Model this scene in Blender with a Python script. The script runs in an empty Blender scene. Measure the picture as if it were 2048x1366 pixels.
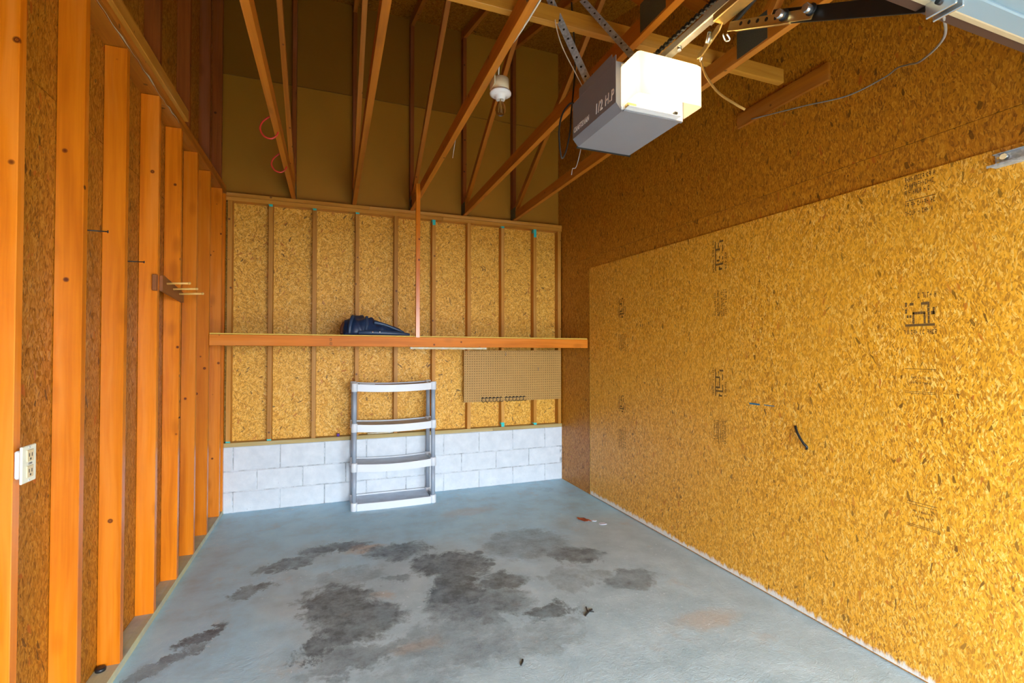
import bpy, bmesh, math, random
from mathutils import Matrix, Vector
random.seed(7)
scene = bpy.context.scene
C = scene.collection
PI = math.pi
R_ = math.radians

# ------------------------------------------------------------------ camera
cam_d = bpy.data.cameras.new('camera'); cam_d.sensor_width = 36.0
cam_d.lens = 964.4 / 2048 * 36.0; cam_d.clip_start = 0.02
cam = bpy.data.objects.new('camera', cam_d); C.objects.link(cam)
cam.location = (0, 0, 1.49); cam.rotation_euler = (R_(90.944), 0, R_(-20.544))
scene.camera = cam

# ------------------------------------------------------------------ daylight
world = bpy.data.worlds.new('world'); scene.world = world; world.use_nodes = True
bg = world.node_tree.nodes['Background']
bg.inputs['Color'].default_value = (0.74, 0.87, 1.0, 1); bg.inputs['Strength'].default_value = 22.0
DX0, DX1, DZ, YF = -0.30, 2.44, 2.13, -1.75          # door opening in the front wall
pd = bpy.data.lights.new('door_portal', 'AREA'); pd.shape = 'RECTANGLE'
pd.size = DX1 - DX0; pd.size_y = DZ; pd.cycles.is_portal = True
po = bpy.data.objects.new('door_portal', pd); C.objects.link(po)
po.location = ((DX0 + DX1) / 2, YF - 0.06, DZ / 2); po.rotation_euler = (PI / 2, 0, 0)
sd = bpy.data.lights.new('sun', 'SUN'); sd.energy = 32.0; sd.angle = R_(1.0); sd.color = (1.0, 0.95, 0.88)
so = bpy.data.objects.new('sun', sd); C.objects.link(so)      # high sun over the driveway, reaching in under the door
so.rotation_euler = Vector((0.22, 0.86, -1.0)).to_track_quat('-Z', 'Y').to_euler()
vs = scene.view_settings
vs.view_transform = 'Standard'; vs.look = 'None'; vs.exposure = 0.45; vs.gamma = 1.0
vs.use_curve_mapping = False

# ------------------------------------------------------------------ node helpers
class NT:
    def __init__(s, name):
        s.m = bpy.data.materials.new(name); s.m.use_nodes = True
        s.t = s.m.node_tree; s.n = s.t.nodes; s.p = s.n['Principled BSDF']
    def new(s, t, **kw):
        nd = s.n.new(t)
        for k, v in kw.items(): setattr(nd, k, v)
        return nd
    def put(s, sock, v):
        if isinstance(v, bpy.types.NodeSocket): s.t.links.new(v, sock)
        elif isinstance(v, (tuple, list)) and len(v) == 3 and sock.type == 'RGBA': sock.default_value = (*v, 1)
        else: sock.default_value = v
    def math(s, op, a, b=None, clamp=False):
        nd = s.new('ShaderNodeMath', operation=op, use_clamp=clamp)
        s.put(nd.inputs[0], a)
        if b is not None: s.put(nd.inputs[1], b)
        return nd.outputs[0]
    def vmath(s, op, a, b=None):
        nd = s.new('ShaderNodeVectorMath', operation=op); s.put(nd.inputs[0], a)
        if b is not None: s.put(nd.inputs[1], b)
        return nd.outputs['Value'] if op in ('LENGTH', 'DISTANCE', 'DOT_PRODUCT') else nd.outputs[0]
    def mix(s, f, a, b, blend='MIX'):
        nd = s.new('ShaderNodeMix', data_type='RGBA', blend_type=blend)
        s.put(nd.inputs[0], f); s.put(nd.inputs[6], a); s.put(nd.inputs[7], b)
        return nd.outputs[2]
    def ramp(s, f, stops, interp='LINEAR'):
        nd = s.new('ShaderNodeValToRGB'); cr = nd.color_ramp; cr.interpolation = interp
        while len(cr.elements) < len(stops): cr.elements.new(0.5)
        for e, (pos, col) in zip(cr.elements, stops):
            e.position = pos; e.color = (*col, 1) if isinstance(col, (tuple, list)) else (col, col, col, 1)
        s.put(nd.inputs[0], f); return nd.outputs[0]
    def maprange(s, v, a, b, c=0.0, d=1.0, smooth=False):
        nd = s.new('ShaderNodeMapRange'); nd.clamp = True
        if smooth: nd.interpolation_type = 'SMOOTHSTEP'
        for i, x in enumerate((v, a, b, c, d)): s.put(nd.inputs[i], x)
        return nd.outputs[0]
    def noise(s, vec, scale, detail=4, rough=0.55, dist=0.0, out='Fac'):
        nd = s.new('ShaderNodeTexNoise'); s.put(nd.inputs['Vector'], vec)
        nd.inputs['Scale'].default_value = scale; nd.inputs['Detail'].default_value = detail
        nd.inputs['Roughness'].default_value = rough; nd.inputs['Distortion'].default_value = dist
        return nd.outputs[out]
    def voro(s, vec, scale=1.0, dim='3D', feature='F1', out='Color', rnd=1.0):
        nd = s.new('ShaderNodeTexVoronoi', voronoi_dimensions=dim, feature=feature)
        s.put(nd.inputs['Vector'], vec); nd.inputs['Scale'].default_value = scale
        if 'Randomness' in nd.inputs: nd.inputs['Randomness'].default_value = rnd
        return nd.outputs[out]
    def scale(s, vec, xyz):
        return s.vmath('MULTIPLY', vec, xyz)
    def coords(s, shift=True):
        o = s.new('ShaderNodeTexCoord').outputs['Object']
        if not shift: return o
        r = s.new('ShaderNodeObjectInfo').outputs['Random']
        cx = s.new('ShaderNodeCombineXYZ')
        s.put(cx.inputs[0], s.math('MULTIPLY', r, 37.0)); s.put(cx.inputs[1], s.math('MULTIPLY', r, 53.0))
        s.put(cx.inputs[2], s.math('MULTIPLY', r, 71.0))
        return s.vmath('ADD', o, cx.outputs[0])
    def rnd(s): return s.new('ShaderNodeObjectInfo').outputs['Random']
    def bump(s, h, strength=0.2, dist=0.002):
        nd = s.new('ShaderNodeBump'); nd.inputs['Strength'].default_value = strength
        nd.inputs['Distance'].default_value = dist; s.put(nd.inputs['Height'], h)
        s.put(s.p.inputs['Normal'], nd.outputs[0])
    def done(s, col, rough=0.5, metal=0.0, spec=0.5):
        s.put(s.p.inputs['Base Color'], col); s.put(s.p.inputs['Roughness'], rough)
        s.put(s.p.inputs['Metallic'], metal); s.p.inputs['Specular IOR Level'].default_value = spec
        return s.m

def mul(c, k): return tuple(min(1.0, x * k) for x in c)

def osb(name, plane, pal, spread=0.9, rough=0.5, gloss=0.5, splash=False, su=170.0, sv=46.0, calm=0.30):
    """oriented strand board; pal = dark, brown, mid, light, pale"""
    t = NT(name); o = t.coords()
    sp = t.new('ShaderNodeSeparateXYZ'); t.put(sp.inputs[0], o)
    cb = t.new('ShaderNodeCombineXYZ')
    t.put(cb.inputs[0], sp.outputs['Y' if plane == 'yz' else 'X'])
    t.put(cb.inputs[1], sp.outputs['Y' if plane == 'xy' else 'Z'])
    uv = cb.outputs[0]
    wob = t.vmath('SUBTRACT', t.noise(uv, 22.0, 2, out='Color'), (0.5, 0.5, 0.5))
    uvw = t.vmath('ADD', uv, t.scale(wob, (0.012, 0.012, 0)))
    def layer(coarse, a, b, off):
        v = t.vmath('ADD', uvw, (off, off * 1.7, 0))
        cs = t.new('ShaderNodeSeparateColor'); t.put(cs.inputs[0], t.voro(v, coarse, '2D'))
        ang = t.math('MULTIPLY', t.math('SUBTRACT', cs.outputs[0], 0.5), 2 * spread)
        vr = t.new('ShaderNodeVectorRotate', rotation_type='Z_AXIS')
        t.put(vr.inputs['Vector'], v); t.put(vr.inputs['Angle'], ang)
        fs = t.new('ShaderNodeSeparateColor'); t.put(fs.inputs[0], t.voro(t.scale(vr.outputs[0], (a, b, 1)), 1.0, '2D'))
        fib = t.noise(t.scale(vr.outputs[0], (a * 5, b * 0.7, 1)), 1.0, 2)
        return fs.outputs[0], fs.outputs[1], fib
    a1, a2, f1 = layer(24.0, su, sv, 0.0)
    b1, b2, f2 = layer(15.0, su * 0.5, sv * 0.55, 3.1)
    c1, c2, f3 = layer(40.0, su * 1.5, sv * 1.25, 7.7)
    pick = t.math('GREATER_THAN', b2, 0.70)
    v = t.new('ShaderNodeMix', data_type='FLOAT'); t.put(v.inputs[0], pick); t.put(v.inputs[2], a1); t.put(v.inputs[3], b1)
    val = t.math('ADD', t.math('MULTIPLY', v.outputs[0], 0.74), t.math('MULTIPLY', c1, 0.26))
    val = t.math('ADD', val, t.math('MULTIPLY', t.math('SUBTRACT', f1, 0.5), 0.45))
    col = t.ramp(val, [(0.02, pal[1]), (0.15, mul(pal[2], 0.8)), (0.32, pal[2]), (0.56, pal[3]), (0.74, mul(pal[3], 1.08)), (0.95, pal[4])])
    col = t.mix(t.maprange(c2, 0.08, 0.15, 0.8, 0.0), col, mul(pal[1], 0.75))
    col = t.mix(t.math('MULTIPLY', t.math('GREATER_THAN', c2, 0.93), 0.5), col, pal[4])
    col = t.mix(t.math('MULTIPLY', t.math('LESS_THAN', b2, 0.010), 0.85), col, pal[0])
    col = t.mix(t.math('MULTIPLY', t.math('GREATER_THAN', b2, 0.992), 0.7), col, (0.45, 0.085, 0.008))
    big = t.noise(uv, 1.7, 4)
    col = t.mix(t.maprange(big, 0.3, 0.7, 0.05, calm), col, mul(pal[3], 0.92))
    if splash:
        oz = t.new('ShaderNodeTexCoord').outputs['Object']; sz = t.new('ShaderNodeSeparateXYZ'); t.put(sz.inputs[0], oz)
        hgt = t.math('MULTIPLY', t.noise(t.scale(oz, (1, 30, 6)), 1.0, 5, 0.7), 0.11)
        top = t.math('ADD', t.math('SUBTRACT', sz.outputs['Z'], hgt), 1.152)
        col = t.mix(t.maprange(top, -0.035, -0.015, 0.85, 0.0), col, (0.78, 0.76, 0.72))
    t.bump(val, 0.35, 0.0016)
    rg = t.maprange(val, 0.1, 0.9, rough + 0.12, rough - 0.14)
    return t.done(col, rg, spec=gloss)

def lumber(name, axis, light, dark, knot, rough=0.45, spec=0.4, knots=True, grime=None):
    t = NT(name); o = t.coords()
    al, ac = 0.9, 26.0
    sc = {'x': (al, ac, ac), 'y': (ac, al, ac), 'z': (ac, ac, al)}[axis]
    o2 = t.vmath('ADD', o, t.scale(t.vmath('SUBTRACT', t.noise(o, 2.2, 2, out='Color'), (0.5,) * 3), (0.03,) * 3))
    g = t.noise(t.scale(o2, sc), 1.0, 5, 0.6, 0.6)
    g2 = t.noise(t.scale(o2, tuple(x * 6 if x > 5 else x * 1.5 for x in sc)), 1.0, 3)
    f = t.math('ADD', t.math('MULTIPLY', g, 0.75), t.math('MULTIPLY', g2, 0.25))
    col = t.ramp(f, [(0.30, dark), (0.62, light)])
    pat = t.noise(o, 1.6, 3)
    col = t.mix(t.maprange(pat, 0.35, 0.7, 0, 0.45), col, mul(light, 1.12))
    stk = t.noise(t.scale(o2, tuple(x * 0.55 if x > 5 else x for x in sc)), 1.0, 3)
    col = t.mix(t.maprange(stk, 0.52, 0.66, 0, 0.55), col, (min(1, light[0] * 1.08), light[1] * 1.28, light[2] * 2.2 + 0.02))
    col = t.mix(t.maprange(stk, 0.44, 0.30, 0, 0.5), col, mul(dark, 0.85))
    hs = t.new('ShaderNodeHueSaturation'); t.put(hs.inputs['Color'], col)
    t.put(hs.inputs['Value'], t.maprange(t.rnd(), 0, 1, 0.84, 1.12)); col = hs.outputs[0]
    if knots:
        ks = {'x': (5, 11, 11), 'y': (11, 5, 11), 'z': (11, 11, 5)}[axis]
        kd = t.voro(t.scale(o, (8.2,) * 3), 1.0, '3D', out='Distance')
        halo = t.voro(t.scale(o, tuple(x * 0.62 for x in ks)), 1.0, '3D', out='Distance')
        kf = t.ramp(kd, [(0.0, 1.0), (0.03, 0.6), (0.045, 1.0), (0.075, 0.7), (0.10, 0.0)])
        col = t.mix(kf, col, knot)
        col = t.mix(t.maprange(halo, 0.06, 0.24, 0.35, 0.0, True), col, mul(dark, 0.62))
    if grime:
        col = t.mix(t.maprange(t.noise(o, 6.0, 5, 0.7), 0.45, 0.7, 0.0, 0.8), col, grime)
    t.bump(g2, 0.12, 0.001)
    return t.done(col, rough, spec=spec)

def plain(name, col, rough=0.5, metal=0.0, spec=0.5, var=0.12, sc=30.0, bump=0.0):
    t = NT(name); o = t.coords()
    nz = t.noise(o, sc, 4)
    c = t.mix(nz, mul(col, 1 - var), mul(col, 1 + var))
    if bump: t.bump(nz, bump, 0.001)
    return t.done(c, rough, metal, spec)

# ------------------------------------------------------------------ materials
M = {}
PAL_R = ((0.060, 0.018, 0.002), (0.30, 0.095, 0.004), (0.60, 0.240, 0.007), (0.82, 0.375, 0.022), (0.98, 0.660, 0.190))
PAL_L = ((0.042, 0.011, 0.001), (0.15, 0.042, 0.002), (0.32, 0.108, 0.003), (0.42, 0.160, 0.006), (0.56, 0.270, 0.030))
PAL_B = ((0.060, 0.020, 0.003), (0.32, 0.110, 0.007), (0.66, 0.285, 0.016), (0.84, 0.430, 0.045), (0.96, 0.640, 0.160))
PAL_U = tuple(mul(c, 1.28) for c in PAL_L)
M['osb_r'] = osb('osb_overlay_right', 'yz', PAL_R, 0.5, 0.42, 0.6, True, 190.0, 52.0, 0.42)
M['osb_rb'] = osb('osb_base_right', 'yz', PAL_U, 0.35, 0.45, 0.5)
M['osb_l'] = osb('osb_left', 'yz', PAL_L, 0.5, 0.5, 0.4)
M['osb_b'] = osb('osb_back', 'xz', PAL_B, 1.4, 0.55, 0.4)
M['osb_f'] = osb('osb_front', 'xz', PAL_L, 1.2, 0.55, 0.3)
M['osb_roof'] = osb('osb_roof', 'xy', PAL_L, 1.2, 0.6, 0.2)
for ax in 'xyz':
    M['orange_' + ax] = lumber('orange_stud_' + ax, ax, (0.76, 0.215, 0.006), (0.55, 0.120, 0.002), (0.085, 0.012, 0.003), 0.27, 0.6)
    M['tan_' + ax] = lumber('tan_stud_' + ax, ax, (0.58, 0.255, 0.028), (0.42, 0.155, 0.011), (0.12, 0.035, 0.008), 0.5, 0.35)
    M['truss_' + ax] = lumber('truss_lumber_' + ax, ax, (0.50, 0.165, 0.009), (0.34, 0.092, 0.004), (0.09, 0.025, 0.005), 0.5, 0.35)
M['shade_z'] = lumber('shade_dark_lumber', 'z', (0.30, 0.075, 0.008), (0.17, 0.036, 0.004), (0.04, 0.01, 0.003), 0.55, 0.3)  # end posts and gable studs: their shade is put into a darker lumber colour
M['shelf_x'] = lumber('shelf_beam_wood', 'x', (0.68, 0.195, 0.010), (0.52, 0.130, 0.004), (0.14, 0.03, 0.006), 0.5, 0.22)
M['treated'] = lumber('treated_plate', 'y', (0.62, 0.60, 0.36), (0.50, 0.47, 0.26), (0.1, 0.08, 0.04), 0.65, 0.3, False, (0.36, 0.34, 0.30))
M['treated_x'] = lumber('treated_sill', 'x', (0.56, 0.42, 0.17), (0.40, 0.27, 0.09), (0.1, 0.06, 0.02), 0.6, 0.3, False)
M['pale_x'] = lumber('pale_strip_wood', 'x', (0.75, 0.66, 0.42), (0.62, 0.50, 0.27), (0.2, 0.1, 0.04), 0.55, 0.3, False)
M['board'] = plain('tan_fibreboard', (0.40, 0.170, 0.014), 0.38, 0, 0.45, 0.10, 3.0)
M['board_shade'] = plain('shade_fibreboard', (0.27, 0.105, 0.008), 0.4, 0, 0.4, 0.10, 3.0)  # darker copy of the board; dimness high on the wall is in its colour
M['yellow_edge'] = plain('osb_cut_edge', (0.72, 0.46, 0.06), 0.6)
M['galv'] = None
t = NT('galvanised_steel'); o = t.coords()
sp_ = t.new('ShaderNodeSeparateColor'); t.put(sp_.inputs[0], t.voro(o, 90.0))
M['galv'] = t.done(t.ramp(sp_.outputs[0], [(0, (0.38, 0.44, 0.48)), (1, (0.62, 0.69, 0.73))]), 0.38, 0.45)
M['rail'] = plain('rail_steel', (0.62, 0.60, 0.50), 0.35, 0.7, 0.5, 0.2, 40)
M['brass'] = plain('brass_plated', (0.72, 0.55, 0.22), 0.3, 0.85, 0.5, 0.15, 60)
M['plate'] = plain('truss_plate', (0.10, 0.105, 0.075), 0.5, 0.4, 0.5, 0.4, 200, 0.6)
M['dark_metal'] = plain('black_steel', (0.018, 0.017, 0.016), 0.4, 0.3, 0.5)
M['steel'] = plain('bright_steel', (0.68, 0.72, 0.74), 0.25, 0.9)
M['grey_paint'] = plain('opener_grey', (0.20, 0.205, 0.23), 0.42, 0.0, 0.5, 0.05, 12)
M['white_ink'] = plain('white_lettering', (0.85, 0.84, 0.82), 0.5)
M['black'] = plain('black_plastic', (0.012, 0.012, 0.013), 0.45)
M['cord_grey'] = plain('grey_cord', (0.22, 0.21, 0.20), 0.5)
M['cord_black'] = plain('black_cord', (0.02, 0.016, 0.014), 0.5)
M['cord_white'] = plain('white_wire', (0.72, 0.66, 0.55), 0.5)
M['rope'] = plain('tan_rope', (0.42, 0.24, 0.06), 0.8, 0, 0.2, 0.3, 300, 0.5)
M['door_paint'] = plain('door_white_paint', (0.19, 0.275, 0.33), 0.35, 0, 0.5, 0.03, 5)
M['door_edge'] = plain('door_dark_seal', (0.05, 0.018, 0.008), 0.7)
M['door_cream'] = plain('door_cream_lip', (0.36, 0.28, 0.17), 0.5)
M['plastic_w'] = plain('white_plastic', (0.70, 0.72, 0.75), 0.4, 0, 0.5, 0.04, 10)
M['plastic_g'] = plain('grey_plastic', (0.34, 0.39, 0.46), 0.38, 0, 0.5, 0.06, 10)
M['plastic_top'] = plain('dusty_shelf_top', (0.58, 0.66, 0.76), 0.55, 0, 0.4, 0.25, 12)
M['plastic_brown'] = plain('brown_dusty_top', (0.20, 0.12, 0.075), 0.6, 0, 0.4, 0.25, 12)
M['navy'] = plain('navy_nylon', (0.012, 0.030, 0.080), 0.42, 0, 0.5, 0.35, 14)
M['navy_l'] = plain('navy_lining', (0.030, 0.055, 0.11), 0.4, 0, 0.5, 0.3, 14)
M['brown_trim'] = plain('brown_trim', (0.10, 0.03, 0.01), 0.6)
M['red'] = plain('red_vinyl', (0.62, 0.035, 0.02), 0.35)
M['porcelain'] = plain('white_porcelain', (0.80, 0.78, 0.74), 0.2, 0, 0.5, 0.03)
M['beige'] = plain('beige_box', (0.68, 0.55, 0.33), 0.5)
M['ivory'] = plain('ivory_plate', (0.74, 0.74, 0.60), 0.35, 0, 0.5, 0.03)
M['box_white'] = plain('outlet_box_white', (0.80, 0.82, 0.80), 0.45, 0, 0.5, 0.03)
M['peg'] = plain('pegboard_hardboard', (0.50, 0.27, 0.065), 0.5, 0, 0.35, 0.08, 4)
M['rack_wood'] = plain('brown_rack_wood', (0.26, 0.085, 0.02), 0.45, 0, 0.4, 0.25, 30)
M['dowel'] = plain('golden_dowel', (0.76, 0.42, 0.10), 0.35, 0, 0.5, 0.15, 60)
M['teal'] = plain('teal_paint', (0.03, 0.55, 0.50), 0.5)
M['ink'] = plain('faded_ink', (0.15, 0.078, 0.022), 0.7, 0, 0.2, 0.4, 150)
M['blue_chalk'] = plain('blue_crayon', (0.02, 0.13, 0.24), 0.7)
M['rust_leaf'] = plain('rust_leaf', (0.28, 0.05, 0.01), 0.7)
M['dark_twig'] = plain('dark_twig', (0.015, 0.012, 0.01), 0.7)
M['paint_chip'] = plain('pale_chip', (0.72, 0.74, 0.85), 0.6)
M['gap_streak'] = plain('pale_daylight_streak', (0.42, 0.32, 0.20), 0.7, 0, 0.3, 0.3, 80)
M['purple'] = plain('purple_plastic', (0.14, 0.06, 0.35), 0.4)
M['foil'] = plain('grey_ring', (0.55, 0.55, 0.58), 0.5)
M['slab'] = plain('outer_shell', (0.22, 0.12, 0.05), 0.8)
t = NT('clear_glass'); t.p.inputs['Transmission Weight'].default_value = 1.0; t.p.inputs['IOR'].default_value = 1.2
M['glass'] = t.done((1, 0.98, 0.95), 0.03)
t = NT('bulb_glow')
t.p.inputs['Emission Color'].default_value = (1.0, 0.74, 0.40, 1); t.p.inputs['Emission Strength'].default_value = 48.0
M['bulb'] = t.done((0.9, 0.85, 0.7), 0.4)
t = NT('lamp_cover_plastic')
tb = t.new('ShaderNodeBsdfTranslucent'); tb.inputs['Color'].default_value = (0.95, 0.90, 0.80, 1)
mx = t.new('ShaderNodeMixShader'); mx.inputs[0].default_value = 0.30
t.t.links.new(tb.outputs[0], mx.inputs[1]); t.t.links.new(t.p.outputs[0], mx.inputs[2])
t.t.links.new(mx.outputs[0], t.n['Material Output'].inputs['Surface'])
M['lens'] = t.done((0.85, 0.82, 0.74), 0.35)
t = NT('driveway_asphalt'); o = t.coords(False)
M['drive'] = t.done(t.mix(t.noise(o, 3.0, 6), (0.040, 0.041, 0.042), (0.065, 0.066, 0.068)), 0.85)

# painted block
t = NT('white_painted_block'); o = t.coords()
n1 = t.noise(o, 9.0, 6, 0.65); n2 = t.noise(o, 70.0, 4, 0.6)
c_ = t.mix(t.maprange(n1, 0.35, 0.7), (0.60, 0.64, 0.68), (0.72, 0.75, 0.78))
pits = t.math('LESS_THAN', t.voro(t.scale(o, (26, 26, 26)), out='Distance'), 0.07)
c_ = t.mix(t.math('MULTIPLY', pits, t.maprange(n1, 0.5, 0.62)), c_, (0.22, 0.23, 0.24))
t.bump(n2, 0.35, 0.002); M['block'] = t.done(c_, 0.55)
t = NT('white_mortar'); o = t.coords()
n1 = t.noise(o, 14.0, 5, 0.7)
M['mortar'] = t.done(t.mix(t.maprange(n1, 0.42, 0.62), (0.68, 0.71, 0.74), (0.28, 0.30, 0.31)), 0.7)

# stained garage slab (stains keep fixed places on the floor)
t = NT('painted_slab'); o = t.coords(False)
n_big = t.noise(o, 1.1, 5, 0.6); n_mid = t.noise(o, 4.5, 6, 0.65); n_fine = t.noise(o, 38.0, 5, 0.7)
paint = t.mix(t.maprange(n_mid, 0.35, 0.65), (0.32, 0.60, 0.78), (0.46, 0.72, 0.86))
bare = t.mix(t.maprange(n_mid, 0.3, 0.7), (0.36, 0.47, 0.50), (0.54, 0.64, 0.66))
sepf = t.new('ShaderNodeSeparateXYZ'); t.put(sepf.inputs[0], o)
toback = t.maprange(t.math('ADD', sepf.outputs['Y'], t.math('MULTIPLY', t.math('SUBTRACT', n_big, 0.5), 2.6)), 3.1, 4.3, 0.0, 1.0, True)
toleft = t.maprange(t.math('ADD', sepf.outputs['X'], t.math('MULTIPLY', t.math('SUBTRACT', n_big, 0.5), 1.2)), -0.1, -0.55, 0.0, 0.75, True)
pf = t.math('MAXIMUM', toback, toleft)
pf = t.math('MULTIPLY', pf, t.maprange(n_mid, 0.30, 0.52, 0.35, 1.0))
base = t.mix(pf, bare, paint)
rusty = t.math('MULTIPLY', t.maprange(t.noise(o, 2.7, 5, 0.7), 0.60, 0.74), 0.45)
base = t.mix(rusty, base, (0.55, 0.42, 0.30))
for (x, y, rx, ry, st) in ((0.24, 3.80, .17, .08, .75), (0.42, 2.46, .16, .07, .5), (1.95, 2.15, .25, .10, .45), (0.30, 3.02, .08, .05, .5), (1.2, 4.3, .3, .12, .3)):
    q_ = t.scale(t.vmath('SUBTRACT', t.vmath('ADD', o, t.scale(t.vmath('SUBTRACT', t.noise(o, 5.0, 6, 0.7, 0, 'Color'), (.5, .5, .5)), (.3, .3, 0))), (x, y, 0)), (1 / rx, 1 / ry, 0))
    base = t.mix(t.maprange(t.vmath('LENGTH', q_), 0.3, 1.2, st, 0.0, True), base, (0.56, 0.40, 0.26))
wear = t.math('MULTIPLY', t.maprange(n_fine, 0.60, 0.70), t.maprange(t.noise(o, 1.9, 3), 0.46, 0.6))
base = t.mix(wear, base, (0.80, 0.84, 0.88))
warp = t.scale(t.vmath('SUBTRACT', t.noise(o, 4.2, 8, 0.75, 0.3, 'Color'), (0.5, 0.5, 0.5)), (0.55, 0.55, 0))
ow = t.vmath('ADD', o, warp)
stains = [  # x, y, rx, ry, strength, angle(deg)
    (0.47, 3.66, .23, .20, .80, 0), (0.02, 3.88, .24, .09, .85, -8), (-0.24, 3.72, .22, .085, .80, 25),
    (-0.46, 3.38, .15, .08, .72, 40), (0.80, 3.28, .24, .26, 1.0, 0), (0.74, 2.98, .17, .34, .95, -8),
    (0.82, 2.72, .30, .20, .70, 0), (1.05, 2.95, .16, .12, .80, 0), (0.04, 3.05, .20, .22, .85, 0),
    (0.16, 2.80, .26, .20, .78, 0), (-0.02, 2.62, .15, .08, .80, 0), (0.10, 2.45, .26, .12, .60, 0),
    (1.42, 3.45, .34, .30, .55, 0), (1.66, 3.15, .24, .14, .72, -30), (1.82, 2.68, .20, .16, .62, 0),
    (1.18, 2.52, .15, .12, .80, 0), (-0.62, 2.92, .11, .06, .85, 35), (-0.74, 2.72, .20, .05, .62, 40),
    (0.62, 2.42, .34, .24, .52, 0), (1.0, 2.30, .32, .16, .45, 0), (0.35, 2.2, .30, .16, .40, 0),
    (1.50, 2.85, .22, .16, .45, 0), (0.10, 3.36, .24, .14, .42, 0), (0.40, 3.22, .12, .07, .62, 0),
    (2.10, 4.70, .16, .10, .30, 0), (-0.70, 4.80, .30, .10, .25, 0), (0.70, 1.7, .5, .3, .3, 0)]
acc = None
for (x, y, rx, ry, st, an) in stains:
    mp = t.new('ShaderNodeMapping', vector_type='TEXTURE'); t.put(mp.inputs[0], ow)
    mp.inputs['Location'].default_value = (x, y, 0); mp.inputs['Rotation'].default_value = (0, 0, R_(an))
    mp.inputs['Scale'].default_value = (rx * 1.15, ry * 1.15, 1)
    flat = t.scale(mp.outputs[0], (1, 1, 0))
    f = t.maprange(t.vmath('LENGTH', flat), 0.60, 1.15, st, 0.0, True)
    acc = f if acc is None else t.math('MAXIMUM', acc, f)
mott = t.maprange(t.noise(o, 9.0, 8, 0.75), 0.32, 0.58, 0.35, 1.0)
brk = t.math('SUBTRACT', t.noise(o, 8.0, 9, 0.78), 0.5)
sf = t.maprange(t.math('ADD', acc, t.math('MULTIPLY', brk, t.maprange(acc, 0.02, 0.35, 0.0, 1.15))), 0.22, 0.86, 0.0, 0.92)
sf = t.math('MULTIPLY', sf, t.maprange(mott, 0.35, 1.0, 0.50, 1.0))
dots = None
for (x, y, r_) in [(1.02, 3.42, .035), (1.05, 3.21, .030), (0.98, 2.90, .045), (0.93, 2.98, .03), (-0.38, 3.62, .03)]:
    d_ = t.vmath('LENGTH', t.scale(t.vmath('SUBTRACT', o, (x, y, 0)), (1, 1, 0)))
    f = t.maprange(d_, r_ * 0.8, r_ * 1.25, 0.75, 0.0)
    dots = f if dots is None else t.math('MAXIMUM', dots, f)
sf = t.math('MAXIMUM', sf, dots)
oil = t.mix(t.maprange(n_big, 0.4, 0.6), (0.040, 0.050, 0.062), (0.070, 0.074, 0.062))
colf = t.mix(sf, base, oil)
peel = t.maprange(t.math('ADD', sepf.outputs['Y'], t.math('MULTIPLY', n_big, 1.5)), 4.0, 2.9, 0.25, 1.0)
hgt = t.math('ADD', t.math('MULTIPLY', t.voro(t.scale(ow, (32, 32, 0.1)), out='Distance'), 0.5), t.math('MULTIPLY', n_fine, 0.8))
t.bump(t.math('MULTIPLY', hgt, peel), 0.6, 0.007)
M['floor'] = t.done(colf, t.math('SUBTRACT', t.maprange(n_mid, 0.3, 0.7, 0.36, 0.52), t.math('MULTIPLY', sf, 0.06)), spec=0.45)

# ------------------------------------------------------------------ mesh helpers
def WM(o):
    m = o.matrix_basis.copy()
    return WM(o.parent) @ o.matrix_parent_inverse @ m if o.parent else m
def link(name, me, mat, parent=None, mtx=None):
    o = bpy.data.objects.new(name, me); C.objects.link(o)
    if me is not None and mat is not None and not me.materials: me.materials.append(mat)
    if mtx is not None: o.matrix_basis = mtx
    if parent is not None:
        o.parent = parent; o.matrix_parent_inverse = WM(parent).inverted()
    return o
def tag(o, label, cat, group=None):
    o['label'] = label; o['category'] = cat
    if group: o['group'] = group
    return o
def struct(o, label):
    o['kind'] = 'structure'; o['label'] = label; return o
def thing(name, loc, label, cat, group=None):
    return tag(link(name, None, None, None, Matrix.Translation(loc)), label, cat, group)
def mesh_from(bm, name, smooth=False):
    bmesh.ops.recalc_face_normals(bm, faces=bm.faces)
    me = bpy.data.meshes.new(name); bm.to_mesh(me); bm.free()
    if smooth:
        for p in me.polygons: p.use_smooth = True
    return me
_cache = {}
def box_mesh(sx, sy, sz, bev=0.0015):
    k = (round(sx, 4), round(sy, 4), round(sz, 4), bev)
    bm = bmesh.new(); bmesh.ops.create_cube(bm, size=1.0)
    for v in bm.verts: v.co = Vector((v.co.x * sx, v.co.y * sy, v.co.z * sz))
    if bev: bmesh.ops.bevel(bm, geom=bm.edges[:], offset=min(bev, min(sx, sy, sz) * 0.3), segments=1, affect='EDGES')
    return mesh_from(bm, 'box')
def box(name, x0, x1, y0, y1, z0, z1, mat, parent=None, bev=0.0015):
    key = (round(x1 - x0, 4), round(y1 - y0, 4), round(z1 - z0, 4), bev, mat.name)
    if key not in _cache: _cache[key] = box_mesh(x1 - x0, y1 - y0, z1 - z0, bev)
    return link(name, _cache[key], mat, parent, Matrix.Translation(((x0 + x1) / 2, (y0 + y1) / 2, (z0 + z1) / 2)))
def frame(p0, p1, up=(1, 0, 0)):
    p0, p1 = Vector(p0), Vector(p1); z = (p1 - p0).normalized(); x = Vector(up); x = (x - z * x.dot(z)).normalized()
    y = z.cross(x); m = Matrix((x, y, z)).transposed().to_4x4(); m.translation = (p0 + p1) / 2
    return m, (p1 - p0).length
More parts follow.
